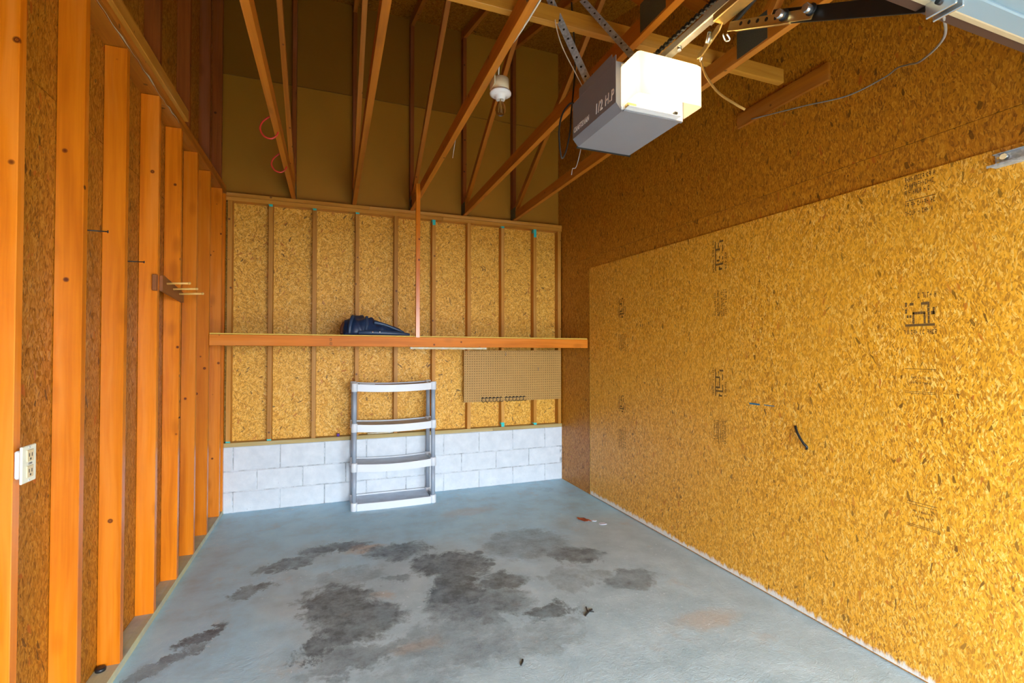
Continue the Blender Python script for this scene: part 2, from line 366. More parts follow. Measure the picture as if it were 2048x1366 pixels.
def beam(name, p0, p1, w, h, mat, parent=None, up=(1, 0, 0), bev=0.0015):
    """board from p0 to p1, w along 'up', h across; grain along local z"""
    m, L = frame(p0, p1, up); return link(name, box_mesh(w, h, L, bev), mat, parent, m)
def prism(name, pts, axis, a0, a1, mat, parent=None):
    """polygon pts (2D) extruded along axis; 'x': pts=(y,z), 'y': pts=(x,z), 'z': pts=(x,y)"""
    bm = bmesh.new()
    def P(p, a): return {'x': (a, p[0], p[1]), 'y': (p[0], a, p[1]), 'z': (p[0], p[1], a)}[axis]
    c = Vector(P((sum(p[0] for p in pts) / len(pts), sum(p[1] for p in pts) / len(pts)), (a0 + a1) / 2))
    A = [bm.verts.new(Vector(P(p, a0)) - c) for p in pts]; B = [bm.verts.new(Vector(P(p, a1)) - c) for p in pts]
    bm.faces.new(A); bm.faces.new(B[::-1]); n = len(pts)
    for i in range(n): bm.faces.new((A[i], A[(i + 1) % n], B[(i + 1) % n], B[i]))
    return link(name, mesh_from(bm, name), mat, parent, Matrix.Translation(c))
def add_cyl(bm, p0, p1, r0, r1=None, n=12, cap=True):
    r1 = r0 if r1 is None else r1
    m, L = frame(p0, p1, (1, 0, 0) if abs((Vector(p1) - Vector(p0)).normalized().x) < 0.9 else (0, 1, 0))
    A = [bm.verts.new(m @ Vector((r0 * math.cos(2 * PI * i / n), r0 * math.sin(2 * PI * i / n), -L / 2))) for i in range(n)]
    B = [bm.verts.new(m @ Vector((r1 * math.cos(2 * PI * i / n), r1 * math.sin(2 * PI * i / n), L / 2))) for i in range(n)]
    for i in range(n): bm.faces.new((A[i], A[(i + 1) % n], B[(i + 1) % n], B[i]))
    if cap: bm.faces.new(A[::-1]); bm.faces.new(B)
def add_box(bm, x0, x1, y0, y1, z0, z1):
    vs_ = [bm.verts.new((x, y, z)) for x in (x0, x1) for y in (y0, y1) for z in (z0, z1)]
    for f in ((0, 1, 3, 2), (4, 6, 7, 5), (0, 4, 5, 1), (2, 3, 7, 6), (0, 2, 6, 4), (1, 5, 7, 3)):
        bm.faces.new([vs_[i] for i in f])
def center(me):
    c = sum((v.co for v in me.vertices), Vector()) / max(1, len(me.vertices))
    me.transform(Matrix.Translation(-c)); return Matrix.Translation(c)
def bmobj(name, bm, mat, parent=None, smooth=False):
    me = mesh_from(bm, name, smooth); m = center(me); return link(name, me, mat, parent, m)
def cyl(name, p0, p1, r0, mat, parent=None, r1=None, n=14, smooth=False):
    bm = bmesh.new(); add_cyl(bm, p0, p1, r0, r1, n)
    o = bmobj(name, bm, mat, parent)
    for p in o.data.polygons: p.use_smooth = len(p.vertices) == 4
    return o
def spline(pts, k=8):
    pts = [Vector(p) for p in pts]; out = []
    for i in range(len(pts) - 1):
        p0 = pts[max(i - 1, 0)]; p1 = pts[i]; p2 = pts[i + 1]; p3 = pts[min(i + 2, len(pts) - 1)]
        for j in range(k):
            u = j / k
            out.append(0.5 * ((2 * p1) + (p2 - p0) * u + (2 * p0 - 5 * p1 + 4 * p2 - p3) * u * u + (3 * p1 - p0 - 3 * p2 + p3) * u ** 3))
    out.append(pts[-1]); return out
def add_tube(bm, path, r, n=7):
    rings = []; up = Vector((0.31, 0.2, 0.93)); L = len(path)
    for i, p in enumerate(path):
        d = (path[min(i + 1, L - 1)] - path[max(i - 1, 0)]).normalized()
        x = (up - d * up.dot(d)).normalized(); y = d.cross(x); up = x
        rr = r(i / (L - 1)) if callable(r) else r
        rings.append([bm.verts.new(p + x * rr * math.cos(2 * PI * k / n) + y * rr * math.sin(2 * PI * k / n)) for k in range(n)])
    for a, b in zip(rings, rings[1:]):
        for k in range(n): bm.faces.new((a[k], a[(k + 1) % n], b[(k + 1) % n], b[k]))
    bm.faces.new(rings[0][::-1]); bm.faces.new(rings[-1])
def tube(name, pts, r, mat, parent=None, k=8, n=7, smooth_path=True):
    bm = bmesh.new(); add_tube(bm, spline(pts, k) if smooth_path else [Vector(p) for p in pts], r, n)
    return bmobj(name, bm, mat, parent, True)
def lathe(name, prof, c, mat, parent=None, n=28, axis=None):
    """prof = [(r, z)...] about vertical axis at c"""
    bm = bmesh.new(); rings = []
    for r, z in prof:
        rings.append([bm.verts.new((r * math.cos(2 * PI * i / n), r * math.sin(2 * PI * i / n), z)) for i in range(n)])
    for a, b in zip(rings, rings[1:]):
        for i in range(n): bm.faces.new((a[i], a[(i + 1) % n], b[(i + 1) % n], b[i]))
    bm.faces.new(rings[0][::-1]); bm.faces.new(rings[-1])
    me = mesh_from(bm, name, True); m = Matrix.Translation(c)
    if axis is not None: m = m @ Vector((0, 0, 1)).rotation_difference(Vector(axis)).to_matrix().to_4x4()
    return link(name, me, mat, parent, m)
def text_mesh(s, size, shear=0.0):
    cu = bpy.data.curves.new('lettering', 'FONT'); cu.body = s; cu.size = size; cu.extrude = 0.0006; cu.shear = shear
    cu.offset = size * 0.010; cu.space_character = 1.12; cu.resolution_u = 3
    ob = bpy.data.objects.new('tmp', cu); C.objects.link(ob)
    dg = bpy.context.evaluated_depsgraph_get(); me = bpy.data.meshes.new_from_object(ob.evaluated_get(dg))
    bpy.data.objects.remove(ob); me.materials.clear(); return me

# ------------------------------------------------------------------ room dimensions
D = 5.026            # face of blocks / studs on the back wall
XL = -0.906          # face of the left studs
XLB = -0.995         # left sheathing
XR = 2.489           # face of overlay sheets on the right wall
XRB = 2.501          # right base sheathing
YB = D + 0.089       # back sheathing
def roof_z(y): return 5.0 + 0.30 * (y - 5.115)      # underside of the roof deck

# ---- floor and ground
fl = struct(box('floor', XLB - 0.15, XRB + 0.15, YF - 0.1, YB + 0.15, -0.12, 0.0, M['floor'], None, 0),
            'grey-blue painted concrete slab with dark oil stains')
fl.location = fl.location  # slab texture works in its own centred coordinates
# keep texture coordinates equal to room coordinates
fl.data = fl.data.copy(); fl.data.transform(Matrix.Translation(fl.location)); fl.location = (0, 0, 0)
drv = box('driveway', -14, 16, -22, YF - 0.1, -0.20, -0.03, M['drive'], None, 0)
struct(drv, 'dark asphalt driveway outside the open door')

# ---- back wall: block base, sill, studs, sheathing, tan fibreboard above the plate
wb = struct(box('wall_back', XLB - 0.1, XRB + 0.1, YB + 0.03, YB + 0.10, 0, 5.25, M['slab'], None, 0),
            'back wall of white block below, bare studs and strand board above')
box('mortar_bed', XLB, XRB, D + 0.006, YB + 0.03, 0, 0.598, M['mortar'], wb, 0)
rows = [(0.003, 0.185, 0.0), (0.192, 0.375, 0.195), (0.382, 0.597, 0.0)]
for z0, z1, off in rows:
    x = -0.83 + off - 0.78
    while x < XRB:
        a, b = max(x, XLB + 0.002), min(x + 0.383, XRB - 0.002)
        if b - a > 0.03:
            dy = random.uniform(-0.0015, 0.0015)
            box('block', a, b, D + dy, D + 0.05, z0, z1, M['block'], wb, 0.004)
        x += 0.3895
box('sill_plate', XLB, 1.66, D - 0.002, YB, 0.599, 0.637, M['treated_x'], wb)
box('sill_plate', 1.662, XRB - 0.002, D - 0.001, YB, 0.599, 0.637, M['treated_x'], wb)
bst = []
for x in (-0.895, -0.558, -0.176, 0.220, 0.598, 0.988, 1.371, 1.757, 2.145, 2.452):
    bst.append(box('stud', x, x + 0.038, D, YB - 0.001, 0.638, 2.857, M['tan_z'], wb))
box('top_plate', XLB, 1.10, D, YB, 2.858, 2.893, M['tan_x'], wb)
box('top_plate', 1.102, XRB, D, YB, 2.858, 2.893, M['tan_x'], wb)
box('top_plate', XLB, 0.35, D - 0.002, YB, 2.895, 2.930, M['tan_x'], wb)
box('top_plate', 0.352, XRB, D - 0.002, YB, 2.895, 2.930, M['tan_x'], wb)
for x0, x1 in ((XLB, 0.239), (0.241, 1.389), (1.391, XRB)):
    box('sheathing_panel', x0, x1, YB, YB + 0.011, 0.60, 2.93, M['osb_b'], wb, 0)
for x0, x1 in ((XLB, 0.204), (0.207, 1.335), (1.338, XRB)):
    box('fibreboard_panel', x0, x1, YB, YB + 0.011, 2.931, 4.062, M['board'], wb, 0.001)
    box('fibreboard_panel', x0, x1, YB - 0.003, YB + 0.011, 4.066, 5.10, M['board'] if x0 > 1.3 else M['board_shade'], wb, 0.001)
def teal(i, z0, z1, wid=0.030, side=True):
    s = bst[i]; x = s.location.x + WM(wb).translation.x * 0
    cx = WM(s).translation.x
    bm = bmesh.new(); add_box(bm, cx - wid / 2, cx + wid / 2, D - 0.0012, D + 0.002, z0, z1)
    if side: add_box(bm, cx - 0.0205, cx - 0.017, D - 0.001, D + 0.05, z0 + (z1 - z0) * 0.55, z1)
    bmobj('paint_mark', bm, M['teal'], s)
for i, z0, z1 in ((1, 2.835, 2.856), (2, 2.838, 2.856), (3, 2.842, 2.856), (5, 2.80, 2.856), (7, 2.835, 2.856), (8, 2.765, 2.856)):
    teal(i, z0, z1)
for i, z0, z1 in ((0, .639, .652), (1, .639, .652), (7, .639, .685), (8, .639, .662)): teal(i, z0, z1, 0.036)

# ---- left wall: bare orange studs, sheathing, plates, gable above
wl = struct(prism('wall_left', [(YF - .1, -.1), (YB + .1, -.1), (YB + .1, roof_z(YB + .1)), (YF - .1, roof_z(YF - .1))], 'x',
                  XLB - 0.10, XLB - 0.012, M['slab']), 'left wall of bare orange studs over strand board')
box('bottom_plate', XLB, XL, YF, D - 0.003, 0, 0.038, M['treated'], wl)
lys = (1.10, 1.507, 1.915, 2.334, 2.741, 3.194, 3.615, 4.013, 4.401, 4.841, 4.984)
for y in lys:
    tilt = random.uniform(-0.004, 0.004)
    beam('stud', ((XLB + XL) / 2, y + 0.019 - tilt, 0.038), ((XLB + XL) / 2, y + 0.019 + tilt, 2.906), XL - XLB - 0.002, 0.038, M['orange_z'], wl, (1, 0, 0), 0.002)
box('top_plate', XLB, XL, YF, 3.30, 2.908, 2.946, M['truss_y'], wl)
box('top_plate', XLB, XL, 3.302, D - 0.004, 2.908, 2.946, M['truss_y'], wl)
box('top_plate', XLB, XL - 0.002, YF, D - 0.004, 2.948, 2.984, M['truss_y'], wl)
box('gable_board', XLB, XL + 0.018, YF, 3.70, 2.986, 3.060, M['tan_y'], wl, 0.003)
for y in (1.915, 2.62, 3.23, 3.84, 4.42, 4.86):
    box('gable_stud', XLB, XL - 0.012, y, y + 0.038, 3.062 if y < 3.65 else 2.985, roof_z(y) - 0.01, M['shade_z'], wl)
ys = (YF, -0.46, 0.76, 1.98, 3.20, 4.42, YB)
for a, b in zip(ys, ys[1:]):
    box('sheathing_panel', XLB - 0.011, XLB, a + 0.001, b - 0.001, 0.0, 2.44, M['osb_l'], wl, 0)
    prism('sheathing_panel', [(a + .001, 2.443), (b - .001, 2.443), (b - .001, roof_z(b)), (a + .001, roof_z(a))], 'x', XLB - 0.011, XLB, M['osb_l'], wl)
pts = [(XL + 0.004 + random.uniform(-.003, .003), 2.2 + 0.05 * i, 2.912 + random.uniform(-.005, .006)) for i in range(28)]
bm = bmesh.new(); add_tube(bm, spline(pts, 2), lambda u: 0.0012 + 0.004 * max(0.0, math.sin(u * 23)) * (0.4 + 0.6 * abs(math.sin(u * 61))) , 6)
bmobj('daylight_streak', bm, M['gap_streak'], wl, True)  # pale tube added as the streak of daylight along the plate joint

# ---- right wall: base sheathing to the roof, proud overlay sheets to 2.32 m
wr = struct(prism('wall_right', [(YF - .1, -.1), (YB + .1, -.1), (YB + .1, roof_z(YB + .1)), (YF - .1, roof_z(YF - .1))], 'x',
                  XRB + 0.012, XRB + 0.10, M['slab']), 'right wall sheeted in strand board, lower sheets proud')
rs = (YF, -0.41, 0.79, 1.98, 3.17, 4.36, YB)
for a, b in zip(rs, rs[1:]):
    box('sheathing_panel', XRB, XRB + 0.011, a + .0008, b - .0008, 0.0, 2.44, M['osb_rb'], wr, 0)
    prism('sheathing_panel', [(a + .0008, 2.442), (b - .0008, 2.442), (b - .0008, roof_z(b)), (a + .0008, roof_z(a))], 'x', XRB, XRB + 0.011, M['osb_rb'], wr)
ov = []
for a, b in zip(rs[:-2], rs[1:-1]):
    za, zb = 2.277 + 0.0115 * a, 2.277 + 0.0115 * b
    ov.append(prism('overlay_sheet', [(a + .001, 0.012), (b - .001, 0.012), (b - .001, zb), (a + .001, za)], 'x', XR, XRB - 0.0005, M['osb_r'], wr))
box('cut_edge', XR - 0.0005, XRB - .001, 4.356, 4.362, 0.012, 2.322, M['yellow_edge'], ov[-1], 0)
box('nailer', XRB - 0.020, XRB, 1.80, 2.42, 2.935, 3.03, M['truss_y'], wr, 0.002)

def stamp(panel, yc, zc, w, h, kind, rot):
    """faded print on a sheet: local u runs along -y (as read from inside), v up; rot turns it a quarter"""
    bm = bmesh.new(); rng = random.Random(int(yc * 1000 + zc * 77))
    def put(u0, u1, v0, v1):
        if rng.random() < 0.12: return
        if rot: u0, u1, v0, v1 = v0, v1, -u1, -u0
        add_box(bm, XR - 0.0004, XR + 0.0006, yc - max(u0, u1), yc - min(u0, u1), zc + min(v0, v1), zc + max(v0, v1))
    W, Hh = (h, w) if rot else (w, h)
    def glyph_row(v, hh, u0=-0.5, u1=0.5, step=0.075):
        u = u0
        while u < u1 - step * 0.6:
            k = rng.randrange(4); st_ = step * W; x = u * W; t_ = st_ * 0.22
            if k in (0, 1, 3): put(x, x + t_, v * Hh, (v + hh) * Hh)
            if k in (1, 2): put(x, x + st_ * 0.7, (v + hh * 0.8) * Hh, (v + hh) * Hh)
            if k in (0, 2, 3): put(x, x + st_ * 0.7, (v + hh * 0.4) * Hh, (v + hh * 0.6) * Hh)
            if k in (2, 3): put(x + st_ * 0.5, x + st_ * 0.5 + t_, v * Hh, (v + hh) * Hh)
            if k == 1: put(x, x + st_ * 0.7, v * Hh, (v + hh * 0.2) * Hh)
            u += step if rng.random() < 0.85 else step * 1.8
    if kind == 'logo':
        t_ = 0.055
        put(-.45 * W, .45 * W, -.30 * Hh, (-.30 + t_) * Hh)
        for a, b, c, d in ((-.30, -.10, .18, .24), (.05, .30, .18, .24), (.24, .30, -.24, .20), (-.22, -.16, -.24, .02), (.12, .18, -.24, .0),
                           (-.22, .18, -.03, .03), (-.45, -.39, .0, .26), (-.40, -.25, -.10, -.04), (.34, .45, -.05, .03), (.39, .45, -.05, .16)):
            n = 5
            for i in range(n):
                if b - a > d - c: put((a + (b - a) * i / n) * W, (a + (b - a) * (i + .92) / n) * W, c * Hh, d * Hh)
                else: put(a * W, b * W, (c + (d - c) * i / n) * Hh, (c + (d - c) * (i + .92) / n) * Hh)
        glyph_row(-.48, .10); glyph_row(.34, .12, -.05, .5)
    elif kind == 'text':
        for v in (.38, .22, .06, -.24, -.44): glyph_row(v, .11)
        put(-.5 * W, .5 * W, -.05 * Hh, -.03 * Hh); put(-.5 * W, .5 * W, -.09 * Hh, -.075 * Hh)
    else:
        for v in (.46, .36, -.40, -.46): put(-.5 * W, .5 * W, v * Hh, (v + .018) * Hh)
        for v in (.10, -.10): glyph_row(v, .08, -.3, .4)
    bmobj('ink_stamp', bm, M['ink'], panel)
def sheet_at(y):
    for s, (a, b) in zip(ov, zip(rs[:-2], rs[1:-1])):
        if a <= y < b: return s
for (yc, zc, w, h, k, r) in ((3.775, 1.87, .13, .20, 'logo', True), (3.775, 1.55, .12, .16, 'text', True), (3.78, .995, .13, .17, 'logo', True),
                             (3.78, .67, .12, .17, 'text', True), (2.587, 2.135, .135, .225, 'logo', True), (2.585, 1.805, .12, .18, 'text', True),
                             (2.595, 1.26, .135, .205, 'logo', True), (2.60, .925, .115, .16, 'text', True),
                             (1.385, 2.19, .12, .19, 'text', False), (1.392, 1.655, .13, .20, 'logo', False), (1.393, 1.345, .125, .12, 'lines', False),
                             (1.395, .74, .12, .12, 'lines', False)):
    stamp(sheet_at(yc), yc, zc, w, h, k, r)
bm = bmesh.new(); add_box(bm, XR - .0005, XR + .001, 2.265, 2.345, 1.143, 1.153); add_box(bm, XR - .0005, XR + .001, 2.16, 2.235, 1.147, 1.152)
bmobj('crayon_mark', bm, M['blue_chalk'], sheet_at(2.3))

# ---- front wall with the open doorway behind the camera, roof deck
wf = struct(box('wall_front', XLB - 0.1, DX0, YF - 0.1, YF, -0.1, 3.10, M['osb_f'], None, 0), 'front wall beside the open doorway')
box('wall_header', DX0, DX1, YF - 0.1, YF, DZ, 3.10, M['osb_f'], wf, 0)
box('wall_return', DX1, XRB + 0.1, YF - 0.1, YF, -0.1, 3.10, M['osb_f'], wf, 0)
cl = struct(prism('ceiling', [(YF - .2, roof_z(YF - .2)), (YB + .2, roof_z(YB + .2)), (YB + .2, roof_z(YB + .2) + .12), (YF - .2, roof_z(YF - .2) + .12)], 'x',
                  XLB - .1, XRB + .1, M['slab']), 'underside of the sloping roof deck')
for a, b in zip((YF, -0.53, 0.69, 1.91, 3.13, 4.35), (-0.533, 0.687, 1.907, 3.127, 4.347, YB)):
    prism('roof_panel', [(a, roof_z(a) - .011), (b, roof_z(b) - .011), (b, roof_z(b) - .0005), (a, roof_z(a) - .0005)], 'x', XLB, XRB, M['osb_roof'], cl)

# ------------------------------------------------------------------ roof trusses
tl = ('roof truss nearest the left stud wall, red hooks on its bottom chord',
      'second roof truss from the left stud wall, without hooks or lamp',
      'middle roof truss carrying the white porcelain lampholder',
      'roof truss passing just left of and above the garage door opener',
      'roof truss nearest the right strand-board wall')
trusses = []
for X, lab in zip((-0.345, 0.207, 0.776, 1.340, 1.915), tl):
    T = thing('roof_truss', (X, 5.05, 2.931), lab, 'roof truss', 'roof trusses'); trusses.append(T)
    beam('bottom_chord', (X, -1.15, 2.976), (X, 5.10, 2.976), 0.038, 0.089, M['truss_z'], T)
    beam('top_chord', (X, YF + .02, roof_z(YF + .02) - .058), (X, 5.11, roof_z(5.11) - .058), 0.038, 0.089, M['truss_z'], T)
    beam('end_post', (X, 5.072, 3.022), (X, 5.072, 4.885), 0.038, 0.084, M['shade_z'], T)
    beam('web', (X, 5.00, 3.035), (X, 2.98, 4.27), 0.037, 0.064, M['truss_z'], T)
    beam('web', (X, 1.76, 3.022), (X, 2.92, 4.25), 0.037, 0.064, M['truss_z'], T)
    beam('web', (X, 1.70, 3.022), (X, 1.15, 3.72), 0.037, 0.064, M['truss_z'], T)
    for s in (-1, 1):
        xs = sorted((X + s * 0.0185, X + s * 0.0205))
        for (y0, y1, z0, z1) in ((4.95, 5.10, 2.945, 3.065), (1.665, 1.845, 2.942, 3.075)):
            box('nail_plate', xs[0], xs[1], y0, y1, z0, z1, M['plate'], T, 0.0005)
br = tag(link('brace_board', box_mesh(3.30, 0.038, 0.078), M['tan_x'], None, Matrix.Translation((0.775, 2.04, 3.061))),
         'long brace board lying across the truss bottom chords', 'board')

# ------------------------------------------------------------------ long storage shelf
S = thing('storage_shelf', (0.78, 4.7, 1.50), 'long orange wooden shelf across the back wall with hanging post', 'shelf')
lx, rx = XL + 0.002, XR - 0.001
m, L = frame((lx, 4.42, 1.566), (rx, 4.42, 1.548), (0, 1, 0))
me = box_mesh(L, 0.038, 0.089, 0.003)
ang = math.atan2(1.548 - 1.566, rx - lx)
link('front_beam', me, M['shelf_x'], S, Matrix.Translation(((lx + rx) / 2, 4.42, 1.557)) @ Matrix.Rotation(-ang, 4, 'Y'))
for a, b in ((lx, 0.7), (0.703, rx)):
    zz = lambda x: 1.6015 + (x - 0.79) * math.tan(ang)
    link('shelf_board', box_mesh(b - a, 0.60, 0.011, 0.001), M['treated_x'] if False else M['yellow_edge'], S,
         Matrix.Translation(((a + b) / 2, 4.712, zz((a + b) / 2) + 0.0065)) @ Matrix.Rotation(-ang, 4, 'Y'))
box('back_ledger', lx, rx, D - 0.037, D - 0.001, 1.520, 1.578, M['tan_x'], S)
beam('hanging_post', (0.736, 4.420, 1.585), (0.7365, 4.42, 3.005), 0.037, 0.037, M['orange_z'], S, (1, 0, 0), 0.002)
bm = bmesh.new()
for a, b, c, d in ((-.012, .006, .018, .022), (-.012, -.008, .012, .022), (.002, .006, .006, .018), (-.012, .004, .002, .006), (-.010, -.006, -.03, -.012), (-.010, .008, -.034, -.030), (.004, .008, -.034, -.010), (-.004, 0, -.02, -.01)):
    add_box(bm, 0.09 - 0.092 + a, -0.002 + b, 4.4005, 4.4015, 1.562 + c, 1.562 + d)
bmobj('pencil_mark', bm, M['ink'], S)
tag(beam('wood_strip', (0.669, 4.418, 1.5025), (1.39, 4.418, 1.4985), 0.036, 0.018, M['pale_x'], None, (0, 1, 0), 0.002),
    'pale wood strip fixed under the long shelf', 'wood strip')

# ------------------------------------------------------------------ navy bag on the shelf
B = thing('folded_bag', (0.37, 4.62, 1.615), 'crumpled navy nylon bag lying on the long shelf', 'bag')
bm = bmesh.new(); nu, nv = 46, 26; grid = []
def hprof(u):
    P_ = [(0, .05), (.06, .13), (.14, .168), (.25, .178), (.36, .168), (.50, .140), (.68, .105), (.82, .072), (.93, .045), (1, .02)]
    for (a, ha), (b, hb) in zip(P_, P_[1:]):
        if a <= u <= b: q = (u - a) / (b - a); q = q * q * (3 - 2 * q); return ha + (hb - ha) * q
    return .02
for i in range(nu + 1):
    u = i / nu; x = 0.095 + 0.57 * u; h = hprof(u); dep = 0.15 * (0.55 + 0.45 * math.sin(PI * min(1, u * .8 + .18)))
    row = []
    for j in range(nv + 1):
        a = PI * j / nv
        fold = 0.010 * math.sin(u * 31 + 2.3 * math.sin(a * 2)) * math.sin(a) + 0.008 * math.sin(u * 17 - a * 5) + 0.006 * math.sin(u * 53 + a * 3)
        cz = max(0.0, math.sin(a)) ** 0.75
        row.append(bm.verts.new((x + 0.02 * math.sin(a * 3 + u * 9) * (1 - u), 4.64 - dep * math.cos(a) * (1 + fold * 3), 1.616 + max(0.0, h * cz + fold * cz))))
    grid.append(row)
for i in range(nu):
    for j in range(nv): bm.faces.new((grid[i][j], grid[i + 1][j], grid[i + 1][j + 1], grid[i][j + 1]))
for i in (0, nu): bm.faces.new(grid[i] if i == 0 else grid[i][::-1])
bm.faces.new([r[0] for r in grid][::-1] + [r[-1] for r in grid])
bmobj('body', bm, M['navy'], B, True)
bm = bmesh.new(); add_tube(bm, spline([(0.225, 4.49, 1.636), (0.33, 4.470, 1.640), (0.46, 4.475, 1.638), (0.58, 4.485, 1.632), (0.675, 4.50, 1.624)], 8),
                           lambda u: 0.010 + 0.014 * math.sin(PI * min(1, u * 0.7 + .2)), 10)
bmobj('rolled_hem', bm, M['navy_l'], B, True)
bm = bmesh.new(); add_tube(bm, spline([(0.15, 4.505, 1.63), (0.155, 4.50, 1.70), (0.17, 4.53, 1.765), (0.18, 4.58, 1.79)], 6), 0.016, 8)
bmobj('left_fold', bm, M['navy_l'], B, True)
bm = bmesh.new(); add_tube(bm, spline([(0.29, 4.50, 1.66), (0.30, 4.515, 1.72), (0.30, 4.56, 1.785)], 6), 0.014, 8)
bmobj('middle_fold', bm, M['navy_l'], B, True)
bm = bmesh.new(); add_tube(bm, spline([(0.36, 4.515, 1.735), (0.45, 4.51, 1.715), (0.56, 4.52, 1.675), (0.63, 4.53, 1.645)], 6), lambda u: 0.018 - 0.008 * u, 8)
bmobj('side_fold', bm, M['navy_l'], B, True)
bm = bmesh.new(); add_tube(bm, spline([(0.085, 4.53, 1.63), (0.085, 4.56, 1.68), (0.105, 4.6, 1.73)], 5), 0.014, 8)
bmobj('brown_trim', bm, M['brown_trim'], B, True)
for x in (0.345, 0.405): lathe('snap', [(.001, 0), (.008, 0), (.007, .003), (.001, .005)], (x, 4.4475, 1.645), M['steel'], B, 12, (0, -1, 0.2))

# ------------------------------------------------------------------ plastic shelving unit
U = thing('shelving_unit', (0.573, 4.85, 0), 'white and grey plastic four-tier shelving unit against the block wall', 'shelving unit')
ux0, ux1, uy0, uy1 = 0.175, 0.968, 4.672, 5.006
tiers = [(0.066, 0.0, 'plastic_top', 0.066), (0.430, 0.014, 'plastic_top', 0.07), (0.795, 0.012, 'plastic_top', 0.068), (1.168, 0.012, 'plastic_brown', 0.066)]
def shelf_tray(zt, sag, topmat, hh):
    n = 16
    def strip(y0, y1, za, zb, bow0=0.0, bow1=0.0):
        bm = bmesh.new(); rows_ = []
        for i in range(n + 1):
            u = i / n; x = ux0 + 0.055 + (ux1 - ux0 - 0.11) * u; k = 1 - (2 * u - 1) ** 2; dz = -sag * k
            rows_.append([bm.verts.new((x, y, z + dz)) for y, z in ((y0 - bow0 * k, za), (y1 - bow1 * k, za), (y1 - bow1 * k, zb), (y0 - bow0 * k, zb))])
        for a, b in zip(rows_, rows_[1:]):
            for k in range(4): bm.faces.new((a[k], a[(k + 1) % 4], b[(k + 1) % 4], b[k]))
        bm.faces.new(rows_[0]); bm.faces.new(rows_[-1][::-1]); return bm
    sh = bmobj('shelf', strip(uy0 + .02, uy1 - .02, zt - .03, zt - .012, .012, 0), M[topmat], U)
    bmobj('front_rim', strip(uy0 + .004, uy0 + .022, zt - hh, zt, .014, .014), M['plastic_w'], sh)
    bmobj('back_rim', strip(uy1 - .02, uy1 - .004, zt - hh, zt), M['plastic_w'], sh)
    for xa, xb in ((ux0 + .012, ux0 + .03), (ux1 - .03, ux1 - .012)):
        box('side_rim', xa, xb, uy0 + .05, uy1 - .05, zt - hh, zt, M['plastic_w'], sh, 0.003)
    for x in (ux0 + .03, ux1 - .03):
        for y in (uy0 + .03, uy1 - .03):
            lathe('corner_socket', [(.026, -hh - .004), (.030, -hh), (.030, .004), (.027, .009), (.020, .010)], (x, y, zt), M['plastic_w'], sh, 16)
for zt, sag, tm, hh in tiers: shelf_tray(zt, sag, tm, hh)
for (za, _, _, _), (zb, _, _, hb) in zip(tiers, tiers[1:]):
    for x in (ux0 + .03, ux1 - .03):
        for y in (uy0 + .03, uy1 - .03):
            cyl('post', (x, y, za + .010), (x, y, zb - hb - .004), 0.0205, M['plastic_g'], U, n=16)
tag(cyl('plastic_stick', (ux0 + .08, 4.80, 1.1585), (ux0 + .22, 4.80, 1.1575), 0.006, M['plastic_w'], None, n=8), 'thin white stick lying on the top tier of the shelving unit', 'stick')

# ------------------------------------------------------------------ pegboard with drilled holes
P = thing('pegboard', (1.905, D - .004, 0.92), 'tan drilled pegboard on the back studs under the shelf', 'pegboard')
px0, px1, pz0, pz1 = 1.332, 2.484, 0.922, 1.478; pitch = 0.0256
nx = int((px1 - px0) / pitch); nz = int((pz1 - pz0) / pitch)
cx_ = (px1 - px0) / nx; cz_ = (pz1 - pz0) / nz
verts, faces = [], []; hr = 0.0046; y0, y1 = D - 0.0065, D - 0.0015
for i in range(nx):
    for k in range(nz):
        mx, mz = px0 + (i + .5) * cx_, pz0 + (k + .5) * cz_; b0 = len(verts)
        for (sx, sz) in ((-1, -1), (1, -1), (1, 1), (-1, 1)): verts.append((mx + sx * cx_ / 2, y0, mz + sz * cz_ / 2))
        for q in range(8):
            a = PI * (q / 4 + 1.25) - PI / 8 * 0; verts.append((mx + hr * math.cos(a), y0, mz + hr * math.sin(a)))
        for q in range(8): verts.append((verts[b0 + 4 + q][0], y1, verts[b0 + 4 + q][2]))
        for c4 in range(4):
            h0 = b0 + 4 + (c4 * 2) % 8; h1 = b0 + 4 + (c4 * 2 + 1) % 8; h2 = b0 + 4 + (c4 * 2 + 2) % 8
            faces.append((b0 + c4, b0 + (c4 + 1) % 4, h2, h1, h0))
        for q in range(8): faces.append((b0 + 4 + q, b0 + 4 + (q + 1) % 8, b0 + 12 + (q + 1) % 8, b0 + 12 + q))
me = bpy.data.meshes.new('panel'); me.from_pydata(verts, [], faces); mm = center(me)
link('panel', me, M['peg'], P, mm)
box('cavity_shade', px0, px1, D - 0.0014, D - 0.0004, pz0, pz1, plain('cavity_shade_dark', (0.05, 0.03, 0.015), 0.8), P, 0)  # added dark sheet, painted stand-in for the shade of the open stud cavity
for x0, x1, z0, z1 in ((px0 - .001, px0, pz0, pz1), (px1, px1 + .001, pz0, pz1), (px0, px1, pz0 - .001, pz0), (px0, px1, pz1, pz1 + .001)):
    box('edge', x0, x1, y0, D - .0004, z0, z1, M['peg'], P, 0)
